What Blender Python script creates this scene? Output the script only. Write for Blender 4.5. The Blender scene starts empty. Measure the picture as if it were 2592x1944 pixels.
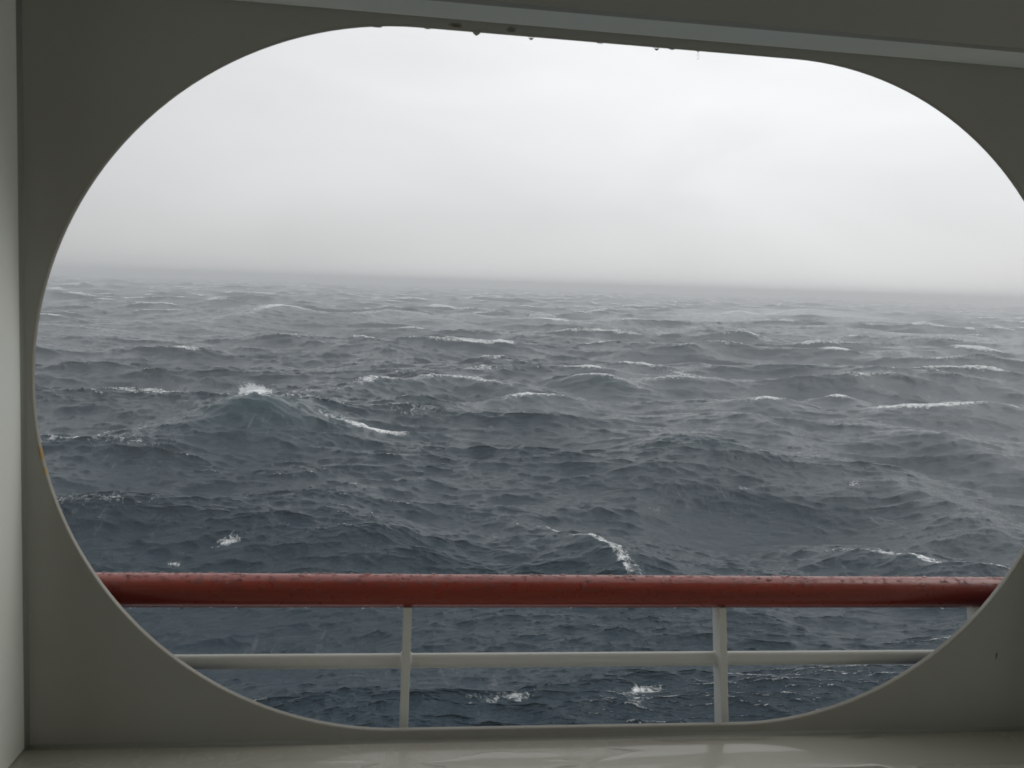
import bpy, bmesh, math, random
import numpy as np
from mathutils import Vector, Matrix
R = math.radians
S = bpy.context.scene
C = S.collection
rng = np.random.default_rng(11)
random.seed(4)

# ------------------------------------------------------------------ camera, light, exposure
EYE = 14.0                                   # eye height above the mean sea
FPX = 28 / 36 * 2592                         # focal length in photograph pixels
def ship_axes(yaw, pitch, roll):
    cy, sy, cp, sp = math.cos(yaw), math.sin(yaw), math.cos(pitch), math.sin(pitch)
    f = np.array([sy * cp, cy * cp, sp]); r0 = np.array([cy, -sy, 0]); u0 = np.cross(r0, f)
    return (r0 * math.cos(roll) + u0 * math.sin(roll), -r0 * math.sin(roll) + u0 * math.cos(roll), f)
c_r, c_u, c_f = ship_axes(R(6.709), R(-6.914), R(2.707))
up = Vector((-0.01568, -0.00299, 0.99987)).normalized()       # sea's vertical seen from the heeled ship
HEEL = up.rotation_difference(Vector((0, 0, 1))).to_matrix()
SHIP = Matrix.Translation((0, 0, EYE)) @ HEEL.to_4x4()        # ship coordinates: x along, y outboard, z up, origin at the eye
W_r, W_u, W_f = [HEEL @ Vector(v) for v in (c_r, c_u, c_f)]
cam = bpy.data.cameras.new('camera'); co = bpy.data.objects.new('camera', cam); C.objects.link(co)
m3 = Matrix((W_r, W_u, -W_f)).transposed()
co.matrix_world = Matrix.Translation((0, 0, EYE)) @ m3.to_4x4()
cam.lens = 28; cam.sensor_width = 36; cam.clip_start = 0.02; cam.clip_end = 60000
cam.dof.use_dof = True; cam.dof.focus_distance = 40; cam.dof.aperture_fstop = 18
S.camera = co
S.view_settings.view_transform = 'Standard'; S.view_settings.look = 'None'
S.view_settings.exposure = 0.0; S.view_settings.gamma = 1
S.render.resolution_x = 1024; S.render.resolution_y = 768
S.render.engine = 'CYCLES'
S.cycles.max_bounces = 10; S.cycles.diffuse_bounces = 6; S.cycles.glossy_bounces = 4
S.cycles.transmission_bounces = 6; S.cycles.volume_bounces = 4
S.cycles.use_denoising = True
S.cycles.caustics_reflective = False

SUN_AZ, SUN_EL = R(78), R(42)                # azimuth from +Y towards +X
sd = Vector((math.sin(SUN_AZ) * math.cos(SUN_EL), math.cos(SUN_AZ) * math.cos(SUN_EL), math.sin(SUN_EL)))
w = bpy.data.worlds.new('World'); S.world = w; w.use_nodes = True
nt = w.node_tree; N = nt.nodes; Lk = nt.links; N.clear()
def nd(tree, kind, **kw):
    n = tree.nodes.new(kind)
    for k, v in kw.items(): setattr(n, k, v)
    return n
out = nd(nt, 'ShaderNodeOutputWorld'); bg = nd(nt, 'ShaderNodeBackground'); bg.inputs[1].default_value = 0.1
sky = nd(nt, 'ShaderNodeTexSky', sky_type='NISHITA', sun_disc=False, sun_elevation=SUN_EL, sun_rotation=SUN_AZ)
tc = nd(nt, 'ShaderNodeTexCoord')
mp = nd(nt, 'ShaderNodeMapping'); mp.inputs['Scale'].default_value = (1.1, 1.1, 3.2); mp.inputs['Rotation'].default_value = (0, R(-13), 0)
nz = nd(nt, 'ShaderNodeTexNoise'); nz.inputs['Scale'].default_value = 2.3; nz.inputs['Detail'].default_value = 4; nz.inputs['Roughness'].default_value = 0.45; nz.inputs['Distortion'].default_value = 0.4
Lk.new(tc.outputs['Generated'], mp.inputs[0]); Lk.new(mp.outputs[0], nz.inputs['Vector'])
dot = nd(nt, 'ShaderNodeVectorMath', operation='DOT_PRODUCT'); dot.inputs[1].default_value = (math.sin(R(36)) * math.cos(R(38)), math.cos(R(36)) * math.cos(R(38)), math.sin(R(38)))   # thinnest cloud, front right
Lk.new(tc.outputs['Generated'], dot.inputs[0])
glow = nd(nt, 'ShaderNodeMapRange'); glow.inputs[1].default_value = 0.3; glow.inputs[2].default_value = 1.0
glow.inputs[3].default_value = 5.7; glow.inputs[4].default_value = 10.3
Lk.new(dot.outputs['Value'], glow.inputs[0])
cl = nd(nt, 'ShaderNodeMapRange'); cl.inputs[1].default_value = 0.3; cl.inputs[2].default_value = 0.7
cl.inputs[3].default_value = 0.93; cl.inputs[4].default_value = 1.06
Lk.new(nz.outputs[0], cl.inputs[0])
sep = nd(nt, 'ShaderNodeSeparateXYZ'); Lk.new(tc.outputs['Generated'], sep.inputs[0])
low = nd(nt, 'ShaderNodeMapRange', interpolation_type='SMOOTHSTEP'); low.inputs[1].default_value = -0.03; low.inputs[2].default_value = 0.20   # rain curtain: the low cloud base is darker
low.inputs[3].default_value = 0.84; low.inputs[4].default_value = 1.0; Lk.new(sep.outputs['Z'], low.inputs[0])
gl2 = nd(nt, 'ShaderNodeMath', operation='MULTIPLY'); Lk.new(glow.outputs[0], gl2.inputs[0]); Lk.new(low.outputs[0], gl2.inputs[1])
mul = nd(nt, 'ShaderNodeMath', operation='MULTIPLY'); Lk.new(gl2.outputs[0], mul.inputs[0]); Lk.new(cl.outputs[0], mul.inputs[1])
tint = nd(nt, 'ShaderNodeVectorMath', operation='SCALE'); tint.inputs[0].default_value = (0.985, 0.995, 1.0); Lk.new(mul.outputs[0], tint.inputs['Scale'])
mx = nd(nt, 'ShaderNodeMix', data_type='RGBA'); mx.inputs[0].default_value = 0.95
Lk.new(sky.outputs[0], mx.inputs[6]); Lk.new(tint.outputs[0], mx.inputs[7])
Lk.new(mx.outputs[2], bg.inputs[0]); Lk.new(bg.outputs[0], out.inputs[0])
sl = bpy.data.lights.new('sun', 'SUN'); sl.energy = 0.5; sl.angle = R(40); sl.color = (1.0, 0.97, 0.93)
so = bpy.data.objects.new('sun', sl); C.objects.link(so)
so.rotation_euler = (-sd).to_track_quat('-Z', 'Y').to_euler(); so.location = sd * 200

# ------------------------------------------------------------------ helpers
def tag(o, label=None, cat=None, group=None, kind=None):
    if label: o['label'] = label
    if cat: o['category'] = cat
    if group: o['group'] = group
    if kind: o['kind'] = kind
    return o
def mesh_obj(name, bm, mat, parent=None, smooth=False, mw=None):
    me = bpy.data.meshes.new(name); bm.normal_update(); bm.to_mesh(me); bm.free()
    if smooth:
        for p in me.polygons: p.use_smooth = True
    me.materials.append(mat)
    o = bpy.data.objects.new(name, me); C.objects.link(o)
    if parent: o.parent = parent
    else: o.matrix_world = SHIP if mw is None else mw
    return o
def empty(name, loc):                         # loc in ship coordinates
    o = bpy.data.objects.new(name, None); C.objects.link(o); o.empty_display_size = 0.1
    o.matrix_world = SHIP @ Matrix.Translation(loc)
    return o
def box(bm, a, b, bev=0.0, seg=2):
    v = [bm.verts.new((x, y, z)) for x in (a[0], b[0]) for y in (a[1], b[1]) for z in (a[2], b[2])]
    fs = [bm.faces.new([v[i] for i in q]) for q in ((0, 1, 3, 2), (4, 6, 7, 5), (0, 4, 5, 1), (2, 3, 7, 6), (0, 2, 6, 4), (1, 5, 7, 3))]
    if bev:
        es = {e for f in fs for e in f.edges}
        bmesh.ops.bevel(bm, geom=list(es), offset=bev, segments=seg, affect='EDGES', profile=0.5)
def tube(bm, pts, rad, n=32, caps=True):
    rings = []
    for i, p in enumerate(pts):
        t = (Vector(pts[min(i + 1, len(pts) - 1)]) - Vector(pts[max(i - 1, 0)])).normalized()
        a = t.cross(Vector((0, 0, 1))).normalized(); b = a.cross(t)
        rr = rad[i] if isinstance(rad, (list, tuple)) else rad
        rings.append([bm.verts.new(Vector(p) + rr * (math.cos(2 * math.pi * k / n) * a + math.sin(2 * math.pi * k / n) * b)) for k in range(n)])
    for r0, r1 in zip(rings, rings[1:]):
        for k in range(n): bm.faces.new((r0[k], r0[(k + 1) % n], r1[(k + 1) % n], r1[k]))
    if caps: bm.faces.new(rings[0]); bm.faces.new(rings[-1][::-1])
def material(name, col, rough=0.5, **kw):
    m = bpy.data.materials.new(name); m.use_nodes = True
    b = m.node_tree.nodes['Principled BSDF']
    b.inputs['Base Color'].default_value = (*col, 1); b.inputs['Roughness'].default_value = rough
    for k, v in kw.items(): b.inputs[k.replace('_', ' ')].default_value = v
    return m, m.node_tree, b
def noise(t, scale, detail=3, rough=0.5, vec=None, dist=0.0, dims=None):
    n = nd(t, 'ShaderNodeTexNoise'); n.inputs['Scale'].default_value = scale; n.inputs['Detail'].default_value = detail
    n.inputs['Roughness'].default_value = rough; n.inputs['Distortion'].default_value = dist
    if vec is not None: t.links.new(vec, n.inputs['Vector'])
    return n
def ramp(t, src, a, b, lo, hi):
    n = nd(t, 'ShaderNodeMapRange'); n.inputs[1].default_value = a; n.inputs[2].default_value = b
    n.inputs[3].default_value = lo; n.inputs[4].default_value = hi; t.links.new(src, n.inputs[0]); return n.outputs[0]
def math2(t, op, a, b):
    n = nd(t, 'ShaderNodeMath', operation=op)
    for i, x in enumerate((a, b)):
        if isinstance(x, (int, float)): n.inputs[i].default_value = x
        else: t.links.new(x, n.inputs[i])
    return n.outputs[0]
def mixc(t, fac, a, b):
    n = nd(t, 'ShaderNodeMix', data_type='RGBA')
    for i, x in ((0, fac), (6, a), (7, b)):
        if isinstance(x, (int, float)): n.inputs[i].default_value = x
        elif isinstance(x, tuple): n.inputs[i].default_value = (*x, 1)
        else: t.links.new(x, n.inputs[i])
    return n.outputs[2]
def bump(t, b, h, strength, dist):
    n = nd(t, 'ShaderNodeBump'); n.inputs['Strength'].default_value = strength; n.inputs['Distance'].default_value = dist
    t.links.new(h, n.inputs['Height']); t.links.new(n.outputs[0], b.inputs['Normal'])
def spot(t, vec, c, rx, ry, rz, soft=0.5):
    """0..1 stain with a shape of its own: a noisy ellipsoid round c in object coordinates."""
    s = nd(t, 'ShaderNodeVectorMath', operation='SUBTRACT'); s.inputs[1].default_value = c; t.links.new(vec, s.inputs[0])
    d = nd(t, 'ShaderNodeVectorMath', operation='DIVIDE'); d.inputs[1].default_value = (rx, ry, rz); t.links.new(s.outputs[0], d.inputs[0])
    l = nd(t, 'ShaderNodeVectorMath', operation='LENGTH'); t.links.new(d.outputs[0], l.inputs[0])
    n = noise(t, 160, 3, 0.6, vec)
    q = math2(t, 'ADD', l.outputs['Value'], ramp(t, n.outputs[0], 0.2, 0.8, -0.45, 0.45))
    return ramp(t, q, 1 - soft, 1 + soft * 0.3, 1, 0)

def paint(name, col, rough, spots=()):
    m, t, b = material(name, col, rough)
    tc = nd(t, 'ShaderNodeTexCoord'); v = tc.outputs['Object']
    n1 = noise(t, 3.1, 4, 0.6, v); n2 = noise(t, 90, 3, 0.6, v); n3 = noise(t, 420, 2, 0.5, v)
    dirty = tuple(c * k for c, k in zip(col, (0.90, 0.88, 0.82)))
    c = mixc(t, ramp(t, n1.outputs[0], 0.35, 0.72, 0, 0.6), col, dirty)
    c = mixc(t, ramp(t, n2.outputs[0], 0.62, 0.8, 0, 0.25), c, tuple(x * 0.8 for x in col))
    for (p, r, sc, amt) in spots:
        c = mixc(t, math2(t, 'MULTIPLY', spot(t, v, p, *r), amt), c, sc)
    t.links.new(c, b.inputs['Base Color'])
    t.links.new(ramp(t, n1.outputs[0], 0.3, 0.7, rough - 0.06, rough + 0.1), b.inputs['Roughness'])
    bump(t, b, math2(t, 'ADD', n2.outputs[0], math2(t, 'MULTIPLY', n3.outputs[0], 0.5)), 0.18, 0.0012)
    return m

Y0, Y1 = 1.091, 1.100                         # steel plate, inner and outer face
OX, OZ, OH, OL, OR = 0.2425, -0.1561, 0.4869, 0.7417, 0.4846
NX0, NX1, NZ0, NZ1 = -0.5235, 1.012, -0.660, 0.3418   # the recess round the opening
DECK_IN, CEIL = -1.62, 0.78
def px(x, y, d):                              # photograph pixel -> ship coordinates on the plane y = d
    v = c_r * ((x - 1296) / FPX) - c_u * ((y - 972) / FPX) + c_f
    return Vector(v * (d / v[1]))
rust1, rust2 = px(1152, 64, Y0), px(1294, 76, Y0)
cream = (0.72, 0.73, 0.66)
taupe = (0.355, 0.36, 0.33)
M_plate = paint('taupe_steel_paint', taupe, 0.38, [
    (rust1, (0.009, 0.02, 0.004), (0.10, 0.07, 0.045), 0.9), (rust2, (0.006, 0.02, 0.006), (0.12, 0.09, 0.06), 0.8),
    (px(2522, 1660, Y0), (0.002, 0.02, 0.007), (0.03, 0.03, 0.02), 0.95)])
M_rim = paint('weathered_rim_paint', (0.33, 0.32, 0.285), 0.5, [
    (px(105, 1145, Y1), (0.016, 0.03, 0.012), (0.36, 0.21, 0.04), 0.85), (px(115, 1190, Y1), (0.014, 0.03, 0.006), (0.38, 0.25, 0.07), 0.8)])
M_cream = paint('cream_paint', (0.78, 0.785, 0.72), 0.42)
M_white = paint('white_rail_paint', (0.72, 0.73, 0.69), 0.33)
M_ceil = paint('overhead_paint', (0.78, 0.78, 0.74), 0.5)
M_deck = paint('deck_paint', (0.78, 0.77, 0.71), 0.4)
M_soffit = paint('brightened_soffit_paint', (0.84, 0.90, 0.89), 0.42)  # colour lightened in place of light that falls short overhead
M_panel = paint('brightened_panel_paint', (0.86, 0.88, 0.83), 0.36)  # colour raised to make up for weak light on the side panels

# ------------------------------------------------------------------ ship: plate with the oblong opening
def outline(n=40, grow=0.0):
    pts = []
    hx, hz, rr = OL + grow, OH + grow, OR + grow
    for cx, cz, a0 in ((hx - rr, hz - rr, 0), (-(hx - rr), hz - rr, 90), (-(hx - rr), -(hz - rr), 180), (hx - rr, -(hz - rr), 270)):
        for k in range(n + 1):
            a = R(a0 + 90 * k / n); pts.append((OX + cx + rr * math.cos(a), OZ + cz + rr * math.sin(a)))
    return pts
def plate_bm(x0, x1, z0, z1, y0, y1, inner, edge=0.0016, rim=False):
    """rectangular plate with a hole; the hole's two edges are rounded over."""
    bm = bmesh.new(); n = len(inner)
    cx = sum(p[0] for p in inner) / n; cz = sum(p[1] for p in inner) / n
    def grow(g):
        q = []
        for i, p in enumerate(inner):
            a, b = inner[i - 1], inner[(i + 1) % n]
            t = Vector((b[0] - a[0], b[1] - a[1]))
            nrm = Vector((t.y, -t.x)).normalized()
            q.append((p[0] + nrm.x * g, p[1] + nrm.y * g))
        return q
    def ring(pts, y): return [bm.verts.new((p[0], y, p[1])) for p in pts]
    def outer(y):
        q = []
        for p in inner:
            dx, dz = p[0] - cx, p[1] - cz
            s = min((x1 - cx) / dx if dx > 1e-9 else ((x0 - cx) / dx if dx < -1e-9 else 1e9),
                    (z1 - cz) / dz if dz > 1e-9 else ((z0 - cz) / dz if dz < -1e-9 else 1e9))
            q.append((cx + dx * s, cz + dz * s))
        # snap the nearest ray to each corner so the plate is a true rectangle
        src = list(q)
        for X in (x0, x1):
            for Z in (z0, z1):
                i = min(range(n), key=lambda j: (src[j][0] - X) ** 2 + (src[j][1] - Z) ** 2); q[i] = (X, Z)
        return ring(q, y)
    e = edge
    rings = [outer(y0), ring(grow(e), y0), ring(grow(e * 0.3), y0 + e * 0.3), ring(inner, y0 + e), ring(inner, y1 - e), ring(grow(e * 0.3), y1 - e * 0.3), ring(grow(e), y1), outer(y1)]
    for a, b in zip(rings, rings[1:] + rings[:1]):
        for k in range(n): 
            try: bm.faces.new((a[k], a[(k + 1) % n], b[(k + 1) % n], b[k])).material_index = 1 if rim and a is not rings[0] and b is not rings[-1] and a is not rings[-1] else 0
            except ValueError: pass
    bmesh.ops.remove_doubles(bm, verts=bm.verts[:], dist=1e-6)
    bmesh.ops.recalc_face_normals(bm, faces=bm.faces[:])
    return bm
wall = mesh_obj('bulkhead_wall', plate_bm(-4.0, 5.0, DECK_IN - 0.3, CEIL + 0.35, Y0, Y1, outline(), 0.0022, True), M_plate)
wall.data.materials.append(M_rim)
tag(wall, 'taupe-grey painted steel ship wall pierced by one wide oblong opening with rounded ends', 'wall')
M_weather = paint('weathered_grey_paint', (0.26, 0.265, 0.25), 0.45)
M_hull = paint('navy_hull_paint', (0.03, 0.04, 0.07), 0.3)
op = mesh_obj('outer_plating', plate_bm(-14.0, 16.0, -0.95, 7.0, Y1 + 0.0004, Y1 + 0.004, outline(40, 0.02)), M_white, wall)
op.data.materials.append(M_hull)                  # unseen; white half added above to light handrail, dark half below to shade it
for p in op.data.polygons: p.material_index = 1 if p.center.z < -0.1 else 0
bm = bmesh.new(); box(bm, (-14, Y1 + 0.005, -0.700), (16, 1.162, -0.682), 0.004); mesh_obj('outer_ledge', bm, M_hull, wall)
bm = bmesh.new(); box(bm, (-14, Y1 + 0.007, -15.5), (16, 1.150, -0.7005)); mesh_obj('hull_side', bm, M_hull, wall)
# paint runs that set hard on the upper edge of the opening
def dripshape(bm, p, wd, ln, th):
    n = 14
    prof = [(0.0, 1.0), (0.25, 0.92), (0.5, 0.7), (0.75, 0.42), (0.93, 0.18), (1.0, 0.02)]
    rings = [[bm.verts.new((p[0] + wd * r * math.cos(2 * math.pi * k / n), p[1] + th * r * math.sin(2 * math.pi * k / n), p[2] + 0.0015 - ln * h)) for k in range(n)] for h, r in prof]
    for a, b in zip(rings, rings[1:]):
        for k in range(n): bm.faces.new((a[k], a[(k + 1) % n], b[(k + 1) % n], b[k]))
    bm.faces.new(rings[0][::-1]); bm.faces.new(rings[-1])
for (x, y, wd, ln) in ((1206, 84, 0.0055, 0.0048), (1082, 73, 0.0060, 0.0020), (952, 70, 0.008, 0.0012)):
    bm = bmesh.new(); dripshape(bm, px(x, y, Y1 - 0.004), wd, ln, 0.0036)
    o = mesh_obj('paint_drip', bm, M_plate, wall, True)

# recess round the opening
casing = empty('window_casing', (OX, Y0, NZ0))
tag(casing, 'cream boxed recess framing the oblong opening, wet sill below', 'window casing')
def cpart(name, a, b, mat, bev=0.003):
    bm = bmesh.new(); box(bm, a, b, bev)
    for v in bm.verts: v.co -= Vector((OX, Y0, NZ0))
    return mesh_obj(name, bm, mat, casing)
TH = 0.03
# wet sill
m, t, b = material('wet_sill_paint', cream, 0.35)
tc = nd(t, 'ShaderNodeTexCoord'); v = tc.outputs['Object']
n1 = noise(t, 5, 4, 0.6, v, 0.6); n2 = noise(t, 34, 3, 0.55, v, 1.2); n3 = noise(t, 300, 2, 0.5, v)
t.links.new(mixc(t, ramp(t, n1.outputs[0], 0.4, 0.7, 0, 0.6), (0.45, 0.44, 0.38), (0.36, 0.35, 0.285)), b.inputs['Base Color'])
b.inputs['Coat Weight'].default_value = 0.8; b.inputs['Coat IOR'].default_value = 1.33; b.inputs['Coat Roughness'].default_value = 0.12
t.links.new(ramp(t, n2.outputs[0], 0.42, 0.6, 0.04, 0.30), b.inputs['Coat Roughness'])
bump(t, b, math2(t, 'ADD', math2(t, 'MULTIPLY', n2.outputs[0], 1.0), math2(t, 'MULTIPLY', n3.outputs[0], 0.08)), 0.25, 0.004)
M_sill = m
cpart('sill', (NX0 - TH, 0.996, NZ0 - TH), (NX1 + TH, Y0 - 0.0005, NZ0), M_sill, 0.004)
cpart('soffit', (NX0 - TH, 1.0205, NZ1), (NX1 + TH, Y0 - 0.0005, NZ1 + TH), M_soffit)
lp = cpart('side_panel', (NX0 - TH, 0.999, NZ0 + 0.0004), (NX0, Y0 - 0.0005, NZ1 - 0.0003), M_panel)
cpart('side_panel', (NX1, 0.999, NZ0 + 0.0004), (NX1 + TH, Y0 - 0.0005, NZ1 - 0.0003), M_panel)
# cove fillets of sealant along the inner corners (soft joint seen in the photograph)
def cove(name, p0, p1, da, db, r, mat):
    bm = bmesh.new(); n = 8; rows = []
    da, db = Vector(da), Vector(db)
    for p in (Vector(p0), Vector(p1)):
        c = p + (da + db) * r
        rows.append([bm.verts.new(c - da * r * math.sin(R(90 * k / n)) - db * r * math.cos(R(90 * k / n))) for k in range(n + 1)] + [bm.verts.new(p - (da + db) * 0.0004)])
    a, b2 = rows
    for k in range(n + 2):
        bm.faces.new((a[k], a[(k + 1) % (n + 2)], b2[(k + 1) % (n + 2)], b2[k]))
    bm.faces.new(a); bm.faces.new(b2[::-1]); bmesh.ops.recalc_face_normals(bm, faces=bm.faces[:])
    for v in bm.verts: v.co -= Vector((OX, Y0, NZ0))
    return mesh_obj(name, bm, mat, casing, True)
cove('sealant', (NX0, Y0, NZ0), (NX1, Y0, NZ0), (0, -1, 0), (0, 0, 1), 0.005, M_plate)
lc = cove('sealant', (NX0, Y0, NZ0), (NX0, Y0, NZ1), (0, -1, 0), (1, 0, 0), 0.005, M_plate)
for o_ in (lp, lc):                            # the left panel stands a little out of square, leaning in towards the top
    for v_ in o_.data.vertices: v_.co.x += 0.004 + 0.015 * v_.co.z

# thin water lying on the sill, one sheet per puddle
mw_, t, b = material('water_film', (0.43, 0.42, 0.36), 0.3)
b.inputs['Coat Weight'].default_value = 1.0; b.inputs['Coat IOR'].default_value = 1.36; b.inputs['Coat Roughness'].default_value = 0.05
tc = nd(t, 'ShaderNodeTexCoord'); n1 = noise(t, 14, 2, 0.5, tc.outputs['Object'])
nb = nd(t, 'ShaderNodeBump'); nb.inputs['Strength'].default_value = 0.06; nb.inputs['Distance'].default_value = 0.006
t.links.new(n1.outputs[0], nb.inputs['Height']); t.links.new(nb.outputs[0], b.inputs['Coat Normal'])
def puddle(cx, cy, rx, ry, seed, label, power=2.0):
    r = random.Random(seed); ph = [r.uniform(0, 6.28) for _ in range(6)]
    bm = bmesh.new(); n = 96; rings = []
    for s, h in ((1.0, 0.0), (0.97, 0.00022), (0.9, 0.0004), (0.6, 0.0005)):
        ring = []
        for k in range(n):
            a = 2 * math.pi * k / n
            q = 1 + 0.10 * math.sin(3 * a + ph[0]) + 0.07 * math.sin(5 * a + ph[1]) + 0.05 * math.sin(9 * a + ph[2]) + 0.03 * math.sin(17 * a + ph[3])
            ca, sa = math.cos(a), math.sin(a)
            ca = math.copysign(abs(ca) ** (2 / power), ca); sa = math.copysign(abs(sa) ** (2 / power), sa)
            y = min(max(sa * ry * q * s, -(cy - 0.9985) if True else 0), 1.0815 - cy)
            ring.append(bm.verts.new((ca * rx * q * s, y, h)))
        rings.append(ring)
    for a, b2 in zip(rings, rings[1:]):
        for k in range(n): bm.faces.new((a[k], a[(k + 1) % n], b2[(k + 1) % n], b2[k]))
    bm.faces.new(rings[-1])
    o = mesh_obj('puddle', bm, mw_, None, True, SHIP @ Matrix.Translation((cx, cy, NZ0 + 0.0003)))
    tag(o, label, 'puddle', 'rain water lying on the sill')
    return o
puddle(0.60, 1.042, 0.34, 0.048, 3, 'widest smooth puddle on the right half of the sill, mirroring a railing post', 3)
puddle(0.14, 1.037, 0.10, 0.022, 5, 'small wavy puddle on the middle of the sill, left of the widest one')
puddle(-0.13, 1.036, 0.08, 0.018, 8, 'small narrow puddle on the left half of the sill')

# inner lining round the recess, overhead and deck of the passage
bm = plate_bm(-4.0, 5.0, DECK_IN + 0.002, CEIL - 0.002, 1.003, 1.020, [(NX1 + TH + .001, NZ0 - TH - .001), (NX1 + TH + .001, 0.3398), (NX0 - TH - .001, 0.3398), (NX0 - TH - .001, NZ0 - TH - .001)], 0.0005)
lin = mesh_obj('lining_panel', bm, M_plate)
tag(lin, 'taupe-grey wall lining in shadow around the window recess, nearest the viewer', 'wall panel')
def slab(name, a, b, mat, kind='structure'):
    bm = bmesh.new(); box(bm, a, b); o = mesh_obj(name, bm, mat); tag(o, kind=kind); return o
slab('floor', (-2.5, -1.4, DECK_IN - 0.08), (2.9, Y0 - 0.002, DECK_IN), M_deck)  # unseen passage cut short with open ends to brighten the interior
slab('ceiling', (-2.5, -1.4, CEIL), (2.9, Y0 - 0.002, CEIL + 0.08), M_ceil)
bm = bmesh.new(); box(bm, (-2.5, -1.44, DECK_IN - 0.08), (2.9, -1.4, CEIL + 0.08))
bw = mesh_obj('inner_wall', bm, M_cream); tag(bw, 'plain cream inner wall of the passage behind the viewer', 'wall')

# ------------------------------------------------------------------ railing outside
HRZ, HRR, HRY, LEAN = -0.4695, 0.0249, 1.184, 0.27     # handrail; the posts lean outboard
RB = Vector((0.45, 1.132, -0.682))
rail = empty('ship_railing', RB)
tag(rail, 'ship railing with wet red-brown round handrail on cream posts above the sea', 'railing')
def rpart(name, bm, mat, smooth=False):
    for v in bm.verts: v.co -= RB
    return mesh_obj(name, bm, mat, rail, smooth)
mh, t, b = material('handrail_varnish', (0.30, 0.045, 0.03), 0.30)
tc = nd(t, 'ShaderNodeTexCoord'); v = tc.outputs['Object']
mpn = nd(t, 'ShaderNodeMapping'); mpn.inputs['Scale'].default_value = (1, 9, 9); t.links.new(v, mpn.inputs[0])
g1 = noise(t, 4, 4, 0.6, mpn.outputs[0]); g2 = noise(t, 60, 3, 0.6, v)
t.links.new(mixc(t, ramp(t, g1.outputs[0], 0.3, 0.7, 0, 1), (0.31, 0.042, 0.022), (0.23, 0.030, 0.016)), b.inputs['Base Color'])
t.links.new(ramp(t, g2.outputs[0], 0.3, 0.7, 0.24, 0.40), b.inputs['Roughness'])
bump(t, b, g2.outputs[0], 0.12, 0.002)
b.inputs['Coat Weight'].default_value = 0.45; b.inputs['Coat Roughness'].default_value = 0.12; b.inputs['Coat IOR'].default_value = 1.4
XS = list(np.linspace(-1.3, 1.9, 40))
bm = bmesh.new(); tube(bm, [(x, HRY, HRZ) for x in XS], HRR, 64)
rpart('handrail', bm, mh, True)
def ry(z): return HRY + (z - HRZ) * LEAN
MZ, MR = -0.572, 0.0110
bm = bmesh.new(); tube(bm, [(x, ry(MZ) + 0.006, MZ) for x in XS], MR, 40)
rpart('mid_rail', bm, M_white, True)
def post(x0, x1):
    bm = bmesh.new(); zt, zb = HRZ - HRR + 0.006, -0.6815; dp = 0.0165
    box(bm, (x0, -dp, 0), (x1, dp, 1), 0.0)
    bmesh.ops.bevel(bm, geom=[e for e in bm.edges if abs(e.verts[0].co.z - e.verts[1].co.z) > 0.5], offset=0.0016, segments=3, affect='EDGES', profile=0.5)
    for v in bm.verts:
        z = zb + (zt - zb) * v.co.z; v.co = Vector((v.co.x, v.co.y + ry(z), z))
    p = rpart('post', bm, M_white)
    for q in (x0 - 0.0006, x1 + 0.0006):                    # weld beads where the mid rail meets the post
        bm = bmesh.new()
        bmesh.ops.create_uvsphere(bm, u_segments=20, v_segments=10, radius=1, matrix=Matrix.Translation((q, ry(MZ) + 0.006, MZ)) @ Matrix.Diagonal((0.0035, MR + 0.002, MR + 0.002, 1)))
        for v in bm.verts: v.co -= RB
        mesh_obj('weld', bm, M_white, p, True)
FD = ry(-0.575) - 0.0165
for a, b_ in ((1016, 1038), (1824, 1842)): post(px(a, 1690, FD).x, px(b_, 1690, FD).x)
x3 = px(2436, 1548, HRY + 0.0165).x
post(x3, x3 + 0.0105); post(-0.56, -0.548)

# rain drops beaded on the handrail (uncountable)
mg, t, b = material('rain_water', (1, 1, 1), 0.0, Transmission_Weight=1.0, IOR=1.33)
r = random.Random(21); bm = bmesh.new()
for i in range(1100):
    x = r.uniform(-0.47, 1.1); a = R(r.triangular(-5, 165, 75))
    s = 0.0010 + 0.0023 * r.random() ** 2.4
    if r.random() < 0.03: s *= 1.5
    ell = r.uniform(1.0, 1.9); sk = R(r.uniform(-35, 25))
    nrm = Vector((0, -math.cos(a), math.sin(a))); tz = Vector((0, math.sin(a), math.cos(a))); tx = Vector((1, 0, 0))
    e1 = tx * math.cos(sk) + tz * math.sin(sk); e2 = -tx * math.sin(sk) + tz * math.cos(sk)
    p = Vector((x, HRY, HRZ)) + nrm * (HRR - 0.0001)
    M = Matrix((e1 * s * ell, e2 * s, nrm * s * 0.62)).transposed().to_4x4(); M.translation = p
    bmesh.ops.create_icosphere(bm, subdivisions=2 if s > 0.0011 else 1, radius=1, matrix=M)
for i in range(46):
    x = r.uniform(-0.45, 1.05); s = r.uniform(0.0009, 0.0021)
    M = Matrix.Translation((x, HRY + r.uniform(-.006, .002), HRZ - HRR + 0.0002)) @ Matrix.Diagonal((s * 1.2, s, s * 1.1, 1))
    bmesh.ops.create_icosphere(bm, subdivisions=2, radius=1, matrix=M)
o = mesh_obj('rain_drops', bm, mg, None, True); tag(o, 'tiny rain drops beaded all over the red-brown handrail', 'rain drops', kind='stuff')
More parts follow.
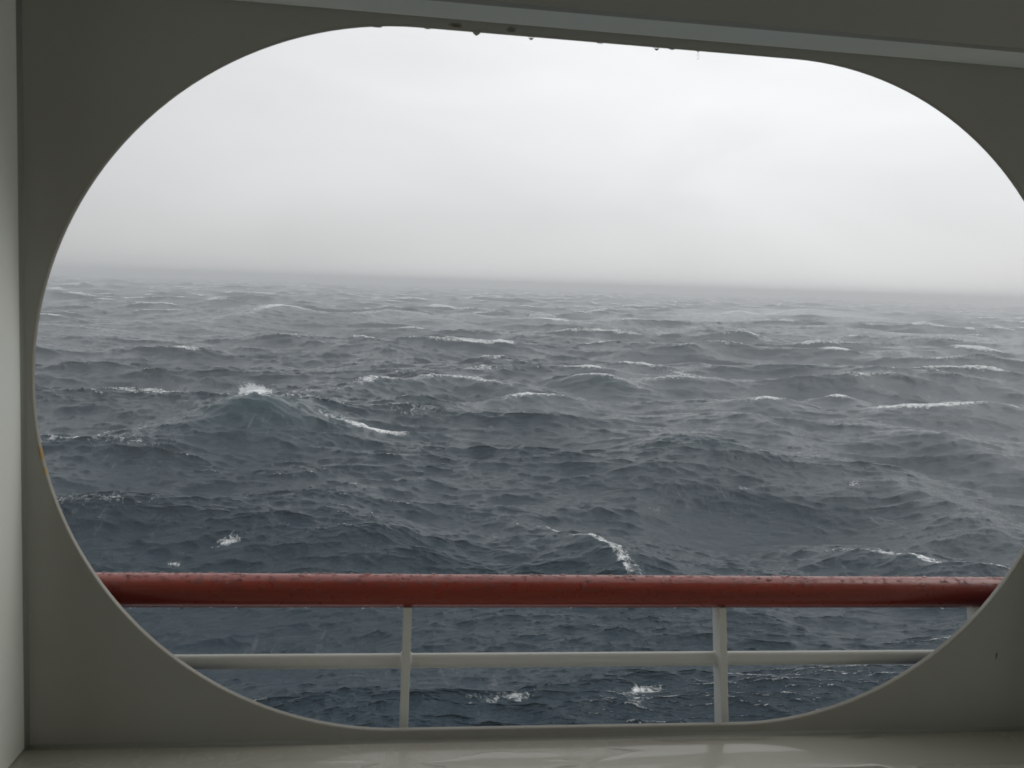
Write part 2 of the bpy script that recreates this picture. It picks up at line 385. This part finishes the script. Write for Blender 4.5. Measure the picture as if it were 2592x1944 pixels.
# drops hanging from the underside of the handrail and the opening
def hang_drop(p, wd, ln, prof, label, group):
    bm = bmesh.new(); n = 20
    rings = [[bm.verts.new((wd * q * math.cos(2 * math.pi * k / n), min(wd, 0.0032) * q * math.sin(2 * math.pi * k / n), 0.0004 - ln * h)) for k in range(n)] for h, q in prof]
    for a, b2 in zip(rings, rings[1:]):
        for k in range(n): bm.faces.new((a[k], a[(k + 1) % n], b2[(k + 1) % n], b2[k]))
    bm.faces.new(rings[0][::-1]); bm.faces.new(rings[-1]); bmesh.ops.recalc_face_normals(bm, faces=bm.faces[:])
    o = mesh_obj('water_drop', bm, mg, None, True, SHIP @ Matrix.Translation(p)); tag(o, label, 'water drop', group); return o
PB = [(0, 1.25), (0.12, 1.02), (0.35, 0.86), (0.6, 0.68), (0.82, 0.42), (0.95, 0.2), (1, 0.03)]
PL = [(0, 1.15), (0.05, 0.8), (0.13, 0.5), (0.3, 0.38), (0.5, 0.55), (0.68, 0.82), (0.82, 0.82), (0.93, 0.5), (1, 0.05)]
GD = 'rain drops hanging from the top edge of the opening'
for x, y, wd, ln, pr, lab in ((1344.5, 94, 0.0046, 0.0046, PB, 'clear round rain drop hanging from the top edge, farthest left of the drops'),
                              (1518.5, 110, 0.0042, 0.0030, PB, 'clear flat rain drop hanging from the top edge, second from the left'),
                              (1662, 122, 0.0045, 0.0046, PB, 'clear round rain drop hanging beside a flatter one near the long drop'),
                              (1701, 126, 0.0050, 0.0020, PB, 'flattest rain drop on the top edge, just left of the long drop'),
                              (1767, 131.5, 0.0026, 0.0115, PL, 'long thin rain drop about to fall from the top edge')):
    q = px(x, y, Y1 - 0.0035); hang_drop(Vector((q.x, q.y, OZ + OH if abs(q.x - OX) < OL - OR else q.z)), wd, ln, pr, lab, GD)

# ------------------------------------------------------------------ the sea
def dirpx(x, y):                              # displayed-photo pixel (2212 wide) -> world direction
    k = 2592 / 2212; v = W_r * ((x * k - 1296) / FPX) - W_u * ((y * k - 972) / FPX) + W_f
    return v
def on_sea(x, y, h):
    v = dirpx(x, y); t = (EYE - h) / -v.z; return np.array((v.x * t, v.y * t))
def ocean(Nn, L, seed, lmin, lmax, Lp, heading, spread, rms, slope=4.0):
    g = np.random.default_rng(seed)
    k1 = 2 * np.pi * np.fft.fftfreq(Nn, L / Nn); kx, ky = np.meshgrid(k1, k1, indexing='ij')
    k = np.hypot(kx, ky); k[0, 0] = 1e-9; lam = 2 * np.pi / k
    cosd = (kx * math.sin(heading) + ky * math.cos(heading)) / k
    kp = 2 * np.pi / Lp
    Sp = k ** (-slope) * np.exp(-1.25 * (kp / k) ** 2) * (np.clip(cosd, 0, 1) ** (2 * spread) + 0.02)
    Sp *= (1 / (1 + (lmin / lam) ** 8)) * (1 / (1 + (lam / lmax) ** 8)); Sp[0, 0] = 0
    H = np.sqrt(Sp) * (g.normal(size=k.shape) + 1j * g.normal(size=k.shape))
    h = np.fft.ifft2(H).real; s = rms / h.std()
    dx = np.fft.ifft2(1j * kx / k * H).real * s; dy = np.fft.ifft2(1j * ky / k * H).real * s
    return h * s, dx, dy
def sample(fields, L, x, y, rot=0.0, cubic=True):
    c, s = math.cos(rot), math.sin(rot); Nn = fields[0].shape[0]
    u = ((x * c + y * s) / L * Nn); v = ((-x * s + y * c) / L * Nn)
    i = np.floor(u).astype(np.int64); j = np.floor(v).astype(np.int64); fu = (u - i).astype(np.float32); fv = (v - j).astype(np.float32)
    def wts(f):
        if not cubic: return [(0, 1 - f), (1, f)]
        return [(-1, (1 - f) ** 3 / 6), (0, (3 * f ** 3 - 6 * f ** 2 + 4) / 6), (1, (-3 * f ** 3 + 3 * f ** 2 + 3 * f + 1) / 6), (2, f ** 3 / 6)]
    wu, wv = wts(fu), wts(fv); res = [np.zeros(x.shape, np.float32) for _ in fields]
    fl = [f.astype(np.float32).ravel() for f in fields]
    for a, pa in wu:
        ia = ((i + a) % Nn) * Nn
        for b_, pb in wv:
            idx = ia + (j + b_) % Nn; ww = pa * pb
            for q in range(len(fl)): res[q] += fl[q][idx] * ww
    if len(res) == 3 and rot:
        h, dx, dy = res; return [h, dx * c - dy * s, dx * s + dy * c]
    return res
def sstep(a, b, x):
    q = np.clip((x - a) / (b - a), 0, 1); return q * q * (3 - 2 * q)

phi = np.concatenate([np.linspace(-80, -36, 70, endpoint=False), np.linspace(-36, 46, 1380, endpoint=False), np.linspace(46, 88, 70)]) * math.pi / 180
rr = [7.0]
while rr[-1] < 11500:
    q = rr[-1]
    stp = 0.45 if q < 20 else min(q * q / (796 * EYE) * 0.62, 0.0042 * q) if q < 1800 else 0.03 * q
    rr.append(q + stp)
rr = np.array(rr); nr, na = len(rr), len(phi)
RRg, PH = np.meshgrid(rr, phi, indexing='ij'); DR = np.gradient(rr)[:, None] * np.ones((1, na))
X = (RRg * np.sin(PH)).ravel(); Y = (RRg * np.cos(PH)).ravel(); RAD = RRg.ravel(); DR = DR.ravel()
WIND = R(188)
A = ocean(512, 560, 5, 7, 200, 52, WIND, 3, 1.3, 4.4); AR = 1.3; CA = 1.35
B1 = ocean(1024, 101, 9, 0.9, 12, 6, WIND + R(10), 9, 0.115, 3.7)
B2 = ocean(1024, 63, 3, 0.5, 5, 3, WIND - R(11), 8, 0.040, 3.4)
Cc = ocean(1024, 23, 2, 0.12, 1.8, 1.0, WIND + R(5), 6, 0.023, 3.3)
hA, xA, yA = sample(A, 560, X, Y)
hB, xB, yB = sample(B1, 101, X, Y, R(17)); hB2, xB2, yB2 = sample(B2, 63, X, Y, R(-31))
hC, xC, yC = sample(Cc, 23, X, Y, R(8), False)
def jac(F, L, c_):
    sp = L / F[0].shape[0]; g_ = lambda f, ax: (np.roll(f, -1, ax) - np.roll(f, 1, ax)) / (2 * sp)
    return (1 + c_ * g_(F[1], 0)) * (1 + c_ * g_(F[2], 1)) - c_ * c_ * g_(F[1], 1) * g_(F[2], 0)
JA = jac(A, 560, CA); q1, q2 = np.percentile(JA, (11.0, 3.0))
jA = sstep(q1, q2, JA); jA = sample([np.maximum.reduce([jA, 0.8 * np.roll(jA, (0, 1), (0, 1)), 0.65 * np.roll(jA, (1, 2), (0, 1)), 0.5 * np.roll(jA, (0, 3), (0, 1)), 0.42 * np.roll(jA, (1, 4), (0, 1)), 0.36 * np.roll(jA, (2, 5), (0, 1))])], 560, X, Y)[0]
gust = 0.75 + 0.5 * sstep(-1, 1, sample([A[0]], 1700, X, Y, R(60))[0] / AR)
fB = 1 - sstep(1.2, 3.2, DR * (1 + 0 * RAD)); fC = (1 - sstep(0.2, 0.6, DR))
fA = 1 - sstep(8, 20, DR)
SX, SY = X + 2.2 * xB + 0.2 * xA, Y + 2.2 * yB                       # warped position: crests wander
heroH = np.zeros_like(X); heroN = np.zeros_like(X); mask = np.zeros_like(X); foam = np.zeros_like(X); crest_lit = np.zeros_like(X)
def spline(P, k=7):
    P = np.array(P, float); Q = []
    E = np.vstack([2 * P[0] - P[1], P, 2 * P[-1] - P[-2]])
    for i in range(1, len(E) - 2):
        for s in np.linspace(0, 1, k, endpoint=False):
            a, b_, c_, d = E[i - 1:i + 3]
            Q.append(0.5 * (2 * b_ + (c_ - a) * s + (2 * a - 5 * b_ + 4 * c_ - d) * s * s + (3 * b_ - a - 3 * c_ + d) * s ** 3))
    Q.append(P[-1]); return np.array(Q)
def crest(data, wf, wb, fw=0.5, trail=1.0, teal=0.0):
    """data rows: x, y (where the photograph shows the crest), crest height, foam."""
    global heroH, heroN, mask, foam, crest_lit
    P = spline([(*on_sea(x, y, h), h, f) for x, y, h, f in data])
    mg_ = 4.5 * max(wf, wb)
    sel = np.where((SX > P[:, 0].min() - mg_) & (SX < P[:, 0].max() + mg_) & (SY > P[:, 1].min() - mg_) & (SY < P[:, 1].max() + mg_))[0]
    x, y = SX[sel], SY[sel]; hmax = max(q[2] for q in P)
    hh = np.zeros(len(sel)); nn_ = np.zeros(len(sel)); mm = np.zeros(len(sel)); ff = np.zeros(len(sel)); lit_ = np.zeros(len(sel))
    for a, b_ in zip(P, P[1:]):                                   # each stretch of the crest; the highest wins, so it stays continuous
        d = b_[:2] - a[:2]; L2 = d @ d + 1e-9
        tt = np.clip(((x - a[0]) * d[0] + (y - a[1]) * d[1]) / L2, 0, 1)
        ex = x - a[0] - tt * d[0]; ey = y - a[1] - tt * d[1]; ds = np.hypot(ex, ey)
        bh = a[2] + (b_[2] - a[2]) * tt; bf = a[3] + (b_[3] - a[3]) * tt
        mid = (a[:2] + b_[:2]) / 2; nn = np.array((-d[1], d[0])) / math.sqrt(L2); nn = nn if nn @ mid > 0 else -nn
        sg = ex * nn[0] + ey * nn[1]                               # + behind the crest, - on the face
        th_ = np.tanh(sg / wf)
        w_ = (0.5 * (wb + wf) + 0.5 * (wb - wf) * th_) * (0.55 + 0.45 * bh / hmax)
        e = 0.3 * w_
        hh = np.maximum(hh, bh * np.exp(-(np.sqrt(ds ** 2 + e * e) - e) / w_)); mm = np.maximum(mm, np.exp(-(ds / (2.2 * w_)) ** 2) * min(1, hmax / 1.5))
        nn_ = np.minimum(nn_, -0.13 * bh * np.exp(-((ds - 2.4 * w_) / w_) ** 2) * sstep(0.3, 1.2, -sg / w_))
        ff = np.maximum(ff, bf * np.exp(-(ds / (1.6 * fw * (1 + (trail * 2 - 1) * (0.5 + 0.5 * np.tanh(sg / fw))))) ** 2))
        lit_ = np.maximum(lit_, 0.36 * teal * np.exp(-(ds / (1.3 * wf)) ** 2) * sstep(0.2, -0.5, sg) * bh / 3)
    heroH[sel] = np.maximum(heroH[sel], hh); heroN[sel] = np.minimum(heroN[sel], nn_); mask[sel] = np.maximum(mask[sel], mm)
    foam[sel] = np.maximum(foam[sel], FOAM * ff); crest_lit[sel] = np.maximum(crest_lit[sel], lit_)
FOAM = 0.78
# the large peaked wave, left of the middle
crest([(40, 955, .6, .5), (150, 940, .8, .75), (265, 918, 1.1, .6), (370, 906, 1.6, .35), (470, 878, 2.7, .6), (520, 853, 3.6, 1.1), (550, 843, 4.3, 1.4), (585, 852, 3.6, 1.0), (640, 878, 2.7, .35), (720, 908, 1.3, .7), (830, 922, 1.1, 1.25), (890, 928, .8, .3), (950, 935, .4, 0)], 4.6, 7, .4, 1.2, 1.0)
crest([(70, 978, .4, .2), (190, 968, .7, .8), (265, 955, .7, .6), (340, 965, .4, 0)], 2.2, 3, .3)
crest([(560, 868, .7, .2), (640, 846, 1.3, .5), (760, 826, 1.7, .6), (820, 804, 2.2, 1.0), (880, 814, 1.8, .3), (945, 799, 2.3, .9), (1050, 812, 1.8, .8), (1110, 830, 1.1, .1)], 4, 7, .55, 1.2, .5)
crest([(1210, 815, 1, .2), (1270, 804, 2.0, 1.0), (1320, 809, 2.0, .7), (1385, 830, 1.0, .7)], 3.2, 5, .5, 1.2, 1.2)
crest([(1390, 820, 1, .3), (1460, 812, 1.5, .8), (1550, 820, 1, .4)], 4, 6, .6, 1.6)
crest([(1075, 858, .8, .1), (1130, 842, 1.4, 1.1), (1180, 840, 1.4, .9), (1245, 852, .9, .4)], 3, 4, .5, 1.3, .7)
crest([(1580, 870, .8, 0), (1650, 858, 1.6, 1.0), (1720, 866, .9, .1)], 3, 5, .4, 1, .8)
crest([(1770, 862, .7, 0), (1812, 852, 1.5, 1.1), (1860, 866, .7, 0)], 2.6, 4, .4)
crest([(1870, 886, .7, .2), (1915, 880, 1.1, 1.0), (2030, 877, 1.4, 1.0), (2140, 874, 1.4, .9), (2230, 892, .9, .2)], 4, 6, .5, 1.2)
crest([(1480, 920, .5, 0), (1560, 896, 1.2, 0), (1650, 915, 1.2, .2), (1740, 965, .6, 0)], 3, 5, .4)
crest([(1850, 945, .6, 0), (1960, 925, 1.4, .1), (2080, 945, 1.3, .1), (2200, 1000, .6, 0)], 4, 6, .4)
crest([(1820, 1050, .5, 0), (1930, 1030, 1.1, .1), (2040, 1065, 1.1, .1), (2120, 1120, .9, .2), (2210, 1160, .6, 0)], 3, 5, .3)
crest([(500, 1000, .3, 0), (640, 958, 1.1, .15), (760, 972, 1.0, .1), (880, 1010, .5, 0)], 4, 6, .3)
crest([(330, 694, 2, .2), (480, 682, 3.2, .3), (560, 668, 4.4, .8), (618, 656, 5.8, 1.3), (680, 668, 4.6, .3), (760, 672, 4.3, .4), (845, 665, 4.8, .7), (930, 682, 3.6, .2), (1010, 674, 4.3, .6), (1090, 685, 3.4, .3), (1170, 682, 4.0, 1.4), (1260, 693, 3.2, .4), (1400, 708, 1.6, 0)], 13, 20, 1.2, 1.5, .5)
crest([(60, 702, 1.3, .3), (170, 705, 1.6, .5), (290, 716, 1, 0)], 9, 14, 1.3)
crest([(1060, 1195, .3, 0), (1140, 1166, .8, 0), (1200, 1144, 1.2, .2), (1258, 1140, 1.7, .95), (1310, 1162, 1.6, .8), (1335, 1195, 1.3, .9), (1358, 1230, 1.0, .75), (1400, 1300, .4, .2)], 1.7, 3, .16, 1.3, .6)
crest([(1130, 1112, .5, .3), (1185, 1118, .6, .5), (1222, 1126, .6, 1.0), (1250, 1136, .5, .3)], 1.2, 2, .14)
crest([(1740, 1168, .3, .2), (1800, 1172, .6, .6), (1850, 1180, .7, .6), (1930, 1192, .8, .9), (2000, 1212, 1.0, 1.1), (2100, 1228, .9, .9), (2190, 1238, .6, .8)], 1.8, 3, .15, 1.5)
crest([(720, 1050, .4, .1), (790, 1048, .6, .5), (870, 1046, .6, .4), (930, 1030, .5, .3)], 2, 3, .15)
crest([(1500, 688, 1.5, .2), (1590, 672, 2, 1.0), (1660, 676, 2.2, .9), (1750, 666, 3, .5), (1850, 690, 1.6, .1)], 11, 16, 1.5, 1.3)
crest([(1330, 690, 1.6, .5), (1370, 686, 2.0, .9), (1400, 690, 1.4, .2)], 7, 10, 1.4, 1.5)
crest([(1690, 715, 1, .5), (1760, 706, 2, .4), (1900, 716, 2, .2), (2060, 725, 1.4, .2), (2160, 740, .9, 0)], 9, 14, 1.2)
def blob(x, y, rx, ry_, amt):
    p = on_sea(x, y, 0.2); c_ = np.exp(-(((SX - p[0]) / rx) ** 2 + ((SY - p[1]) / ry_) ** 2)); foam[:] = np.maximum(foam, amt * c_)
for a in ((425, 1188, .9, .8, .62), (290, 1213, .5, .3, .7), (1390, 1520, .7, .45, .8), (1380, 1548, .6, .4, .5), (2042, 1355, .22, .7, .75), (1960, 1186, 1.5, .8, .85), (1480, 812, 5, 2, .55),
          (870, 745, 6, 4, .4), (1120, 1535, 1.6, .6, .45), (1560, 905, 1, .6, .5), (1120, 880, 3, 2, .3), (920, 910, 4, 2.5, .42), (1860, 1055, .5, .4, .6), (1900, 1030, .6, .3, .5), (1640, 1065, .8, .4, .55),
          (2080, 730, 9, 4, .5), (1700, 712, 8, 4, .6), (1450, 1090, .7, .5, .4)): blob(*a)
k_ = 1 - 0.85 * np.clip(mask, 0, 1)
det = hB * fB * gust * 1.0 + hB2 * fB * gust
H = hA * fA * k_ + heroH + heroN + det + hC * fC * gust
CH = 1.15
PX = X + CH * (xA * fA * k_ * CA / CH + (xB + xB2) * fB * gust * 0.9 + xC * fC); PY = Y + CH * (yA * fA * k_ * CA / CH + (yB + yB2) * fB * gust * 0.9 + yC * fC)
# whitecaps where the chop folds over: crests that are both high and pinched
def d_(f, ax): return np.gradient(f.reshape(nr, na), axis=ax)
dPXr, dPXa = d_(PX, 0), d_(PX, 1); dPYr, dPYa = d_(PY, 0), d_(PY, 1); X0r, X0a, Y0r, Y0a = d_(X, 0), d_(X, 1), d_(Y, 0), d_(Y, 1)
J = (dPXr * dPYa - dPXa * dPYr) / (X0r * Y0a - X0a * Y0r)
pin = sstep(0.42, 0.12, J.ravel()); 
patch = sstep(0.15, 1.1, hA / AR + 0.9 * sample([A[0]], 230, X, Y, R(40))[0] / AR - 0.55)
foam = np.maximum(foam, pin * patch * 0.8)
foam = np.maximum(foam, 1.1 * jA * k_ * sstep(-1.0, 0.6, sample([A[0]], 900, X, Y, R(75))[0] / AR) * (0.35 + 0.65 * sstep(45, 110, RAD)))
crest_lit = np.clip(np.maximum(crest_lit, 0.25 * sstep(0.8, 2.2, hA / AR) * (1 - mask)), 0, 1)
me = bpy.data.meshes.new('water'); nv = nr * na
me.vertices.add(nv); me.vertices.foreach_set('co', np.stack([PX, PY, H], 1).astype(np.float32).ravel())
ii = np.arange((nr - 1) * (na - 1)); i0 = ii // (na - 1); j0 = ii % (na - 1); a0 = i0 * na + j0
quad = np.stack([a0, a0 + na, a0 + na + 1, a0 + 1], 1).astype(np.int32)[:, ::-1]
nf = len(quad); me.loops.add(nf * 4); me.polygons.add(nf)
me.loops.foreach_set('vertex_index', quad.ravel()); me.polygons.foreach_set('loop_start', np.arange(nf, dtype=np.int32) * 4)
me.polygons.foreach_set('use_smooth', np.ones(nf, bool))
for nm, arr in (('foam', foam), ('crest_light', crest_lit)):
    at = me.attributes.new(nm, 'FLOAT', 'POINT'); at.data.foreach_set('value', arr.astype(np.float32))
me.update(calc_edges=True)
if me.polygons[nf // 2].normal.z < 0: me.flip_normals()
mw, t, b = material('sea_water', (0.012, 0.028, 0.042), 0.12, IOR=1.333)
geo = nd(t, 'ShaderNodeNewGeometry'); v = geo.outputs['Position']
at = nd(t, 'ShaderNodeAttribute', attribute_name='foam'); lit_at = nd(t, 'ShaderNodeAttribute', attribute_name='crest_light')
mpw = nd(t, 'ShaderNodeMapping'); mpw.inputs['Scale'].default_value = (1, 1, 0.3); mpw.inputs['Rotation'].default_value = (0, 0, R(20)); t.links.new(v, mpw.inputs[0])
f1 = noise(t, 3.4, 7, 0.75, mpw.outputs[0], 0.8); f2 = noise(t, 0.7, 5, 0.7, v, 1.5)
br = math2(t, 'ADD', math2(t, 'MULTIPLY', f1.outputs[0], 0.65), math2(t, 'MULTIPLY', f2.outputs[0], 0.35))
fm = ramp(t, math2(t, 'ADD', at.outputs['Fac'], math2(t, 'MULTIPLY', math2(t, 'SUBTRACT', br, 0.5), 3.5)), 0.42, 0.9, 0, 1)
fm = math2(t, 'MULTIPLY', fm, ramp(t, at.outputs['Fac'], 0.03, 0.2, 0, 1))
# thin windblown foam threads lying on the water
mps = nd(t, 'ShaderNodeMapping'); mps.inputs['Scale'].default_value = (1.0, 0.16, 0.3); mps.inputs['Rotation'].default_value = (0, 0, R(-62)); t.links.new(v, mps.inputs[0])
s1 = noise(t, 1.3, 7, 0.78, mps.outputs[0], 0.7); s2 = noise(t, 0.06, 3, 0.5, v)
th = math2(t, 'MULTIPLY', ramp(t, s1.outputs[0], 0.58, 0.80, 0, 0.26), ramp(t, s2.outputs[0], 0.42, 0.62, 0, 1))
base = mixc(t, lit_at.outputs['Fac'], (0.008, 0.031, 0.047), (0.016, 0.070, 0.085))  # teal mix stands in for light passing through thin crests
fa = math2(t, 'MAXIMUM', fm, th)
t.links.new(mixc(t, fa, base, (0.88, 0.90, 0.90)), b.inputs['Base Color'])
t.links.new(ramp(t, fa, 0, 1, 0.09, 0.7), b.inputs['Roughness'])
mpb = nd(t, 'ShaderNodeMapping'); mpb.inputs['Scale'].default_value = (0.45, 1.25, 0.6); mpb.inputs['Rotation'].default_value = (0, 0, R(10)); t.links.new(v, mpb.inputs[0])
b1 = noise(t, 2.6, 6, 0.68, mpb.outputs[0], 0.5)
bump(t, b, b1.outputs[0], 0.6, 0.16)
me.materials.append(mw)
sea = bpy.data.objects.new('water', me); C.objects.link(sea); tag(sea, kind='structure')

# spray bursting off the big peak and off a far crest
ms, t, b = material('sea_spray', (0.85, 0.87, 0.88), 0.8)
def spray(x, y, h, n, wx, hz, size, label, drift):
    g = random.Random(int(x)); p = on_sea(x, y, h); bm = bmesh.new()
    for i in range(n):
        u = g.uniform(-1, 1); q = g.random() ** 1.6 * math.sqrt(1 - u * u) * (0.72 + 0.22 * math.sin(5.1 * u + 1) + 0.14 * math.sin(13 * u) + 0.1 * math.sin(29 * u + 2)) * (1 + (1.1 * g.random() if g.random() < 0.16 else 0))
        c = Vector((u * wx - drift * q * q, g.gauss(0, 0.4) + q * 0.5, -0.3 + hz * q + g.gauss(0, 0.05)))
        s = size * (0.3 + g.random()) * (1.25 - 0.9 * min(q, 1))
        vs = [bm.verts.new(c + s * Vector(k)) for k in ((1, 0, -.5), (-.6, .8, -.4), (-.5, -.8, -.5), (0, 0, .9))]
        for k in ((0, 1, 3), (1, 2, 3), (2, 0, 3), (2, 1, 0)): bm.faces.new([vs[j] for j in k])
    o = mesh_obj('sea_spray', bm, ms, None, False, Matrix.Translation((p[0], p[1], h))); tag(o, label, 'sea spray', kind='stuff')
spray(552, 843, 4.05, 5200, 1.25, 0.95, 0.05, 'white burst of spray above the tallest peaked wave', 0.9)
spray(1172, 683, 2.5, 2200, 5.0, 2.2, 0.12, 'low white spray blowing off a far breaking crest', 2)

# ------------------------------------------------------------------ haze: driving rain and spindrift
mz = bpy.data.materials.new('haze'); mz.use_nodes = True; t = mz.node_tree; t.nodes.clear()
ou = nd(t, 'ShaderNodeOutputMaterial'); pv = nd(t, 'ShaderNodeVolumePrincipled')
pv.inputs['Color'].default_value = (0.99, 0.995, 1.0, 1); pv.inputs['Density'].default_value = 0.0016; pv.inputs['Anisotropy'].default_value = 0.3
t.links.new(pv.outputs[0], ou.inputs['Volume'])
bm = bmesh.new(); box(bm, (-12500, -600, -8), (12500, 12500, EYE + 5))
o = mesh_obj('haze', bm, mz, None, False, Matrix.Identity(4)); tag(o, kind='stuff')
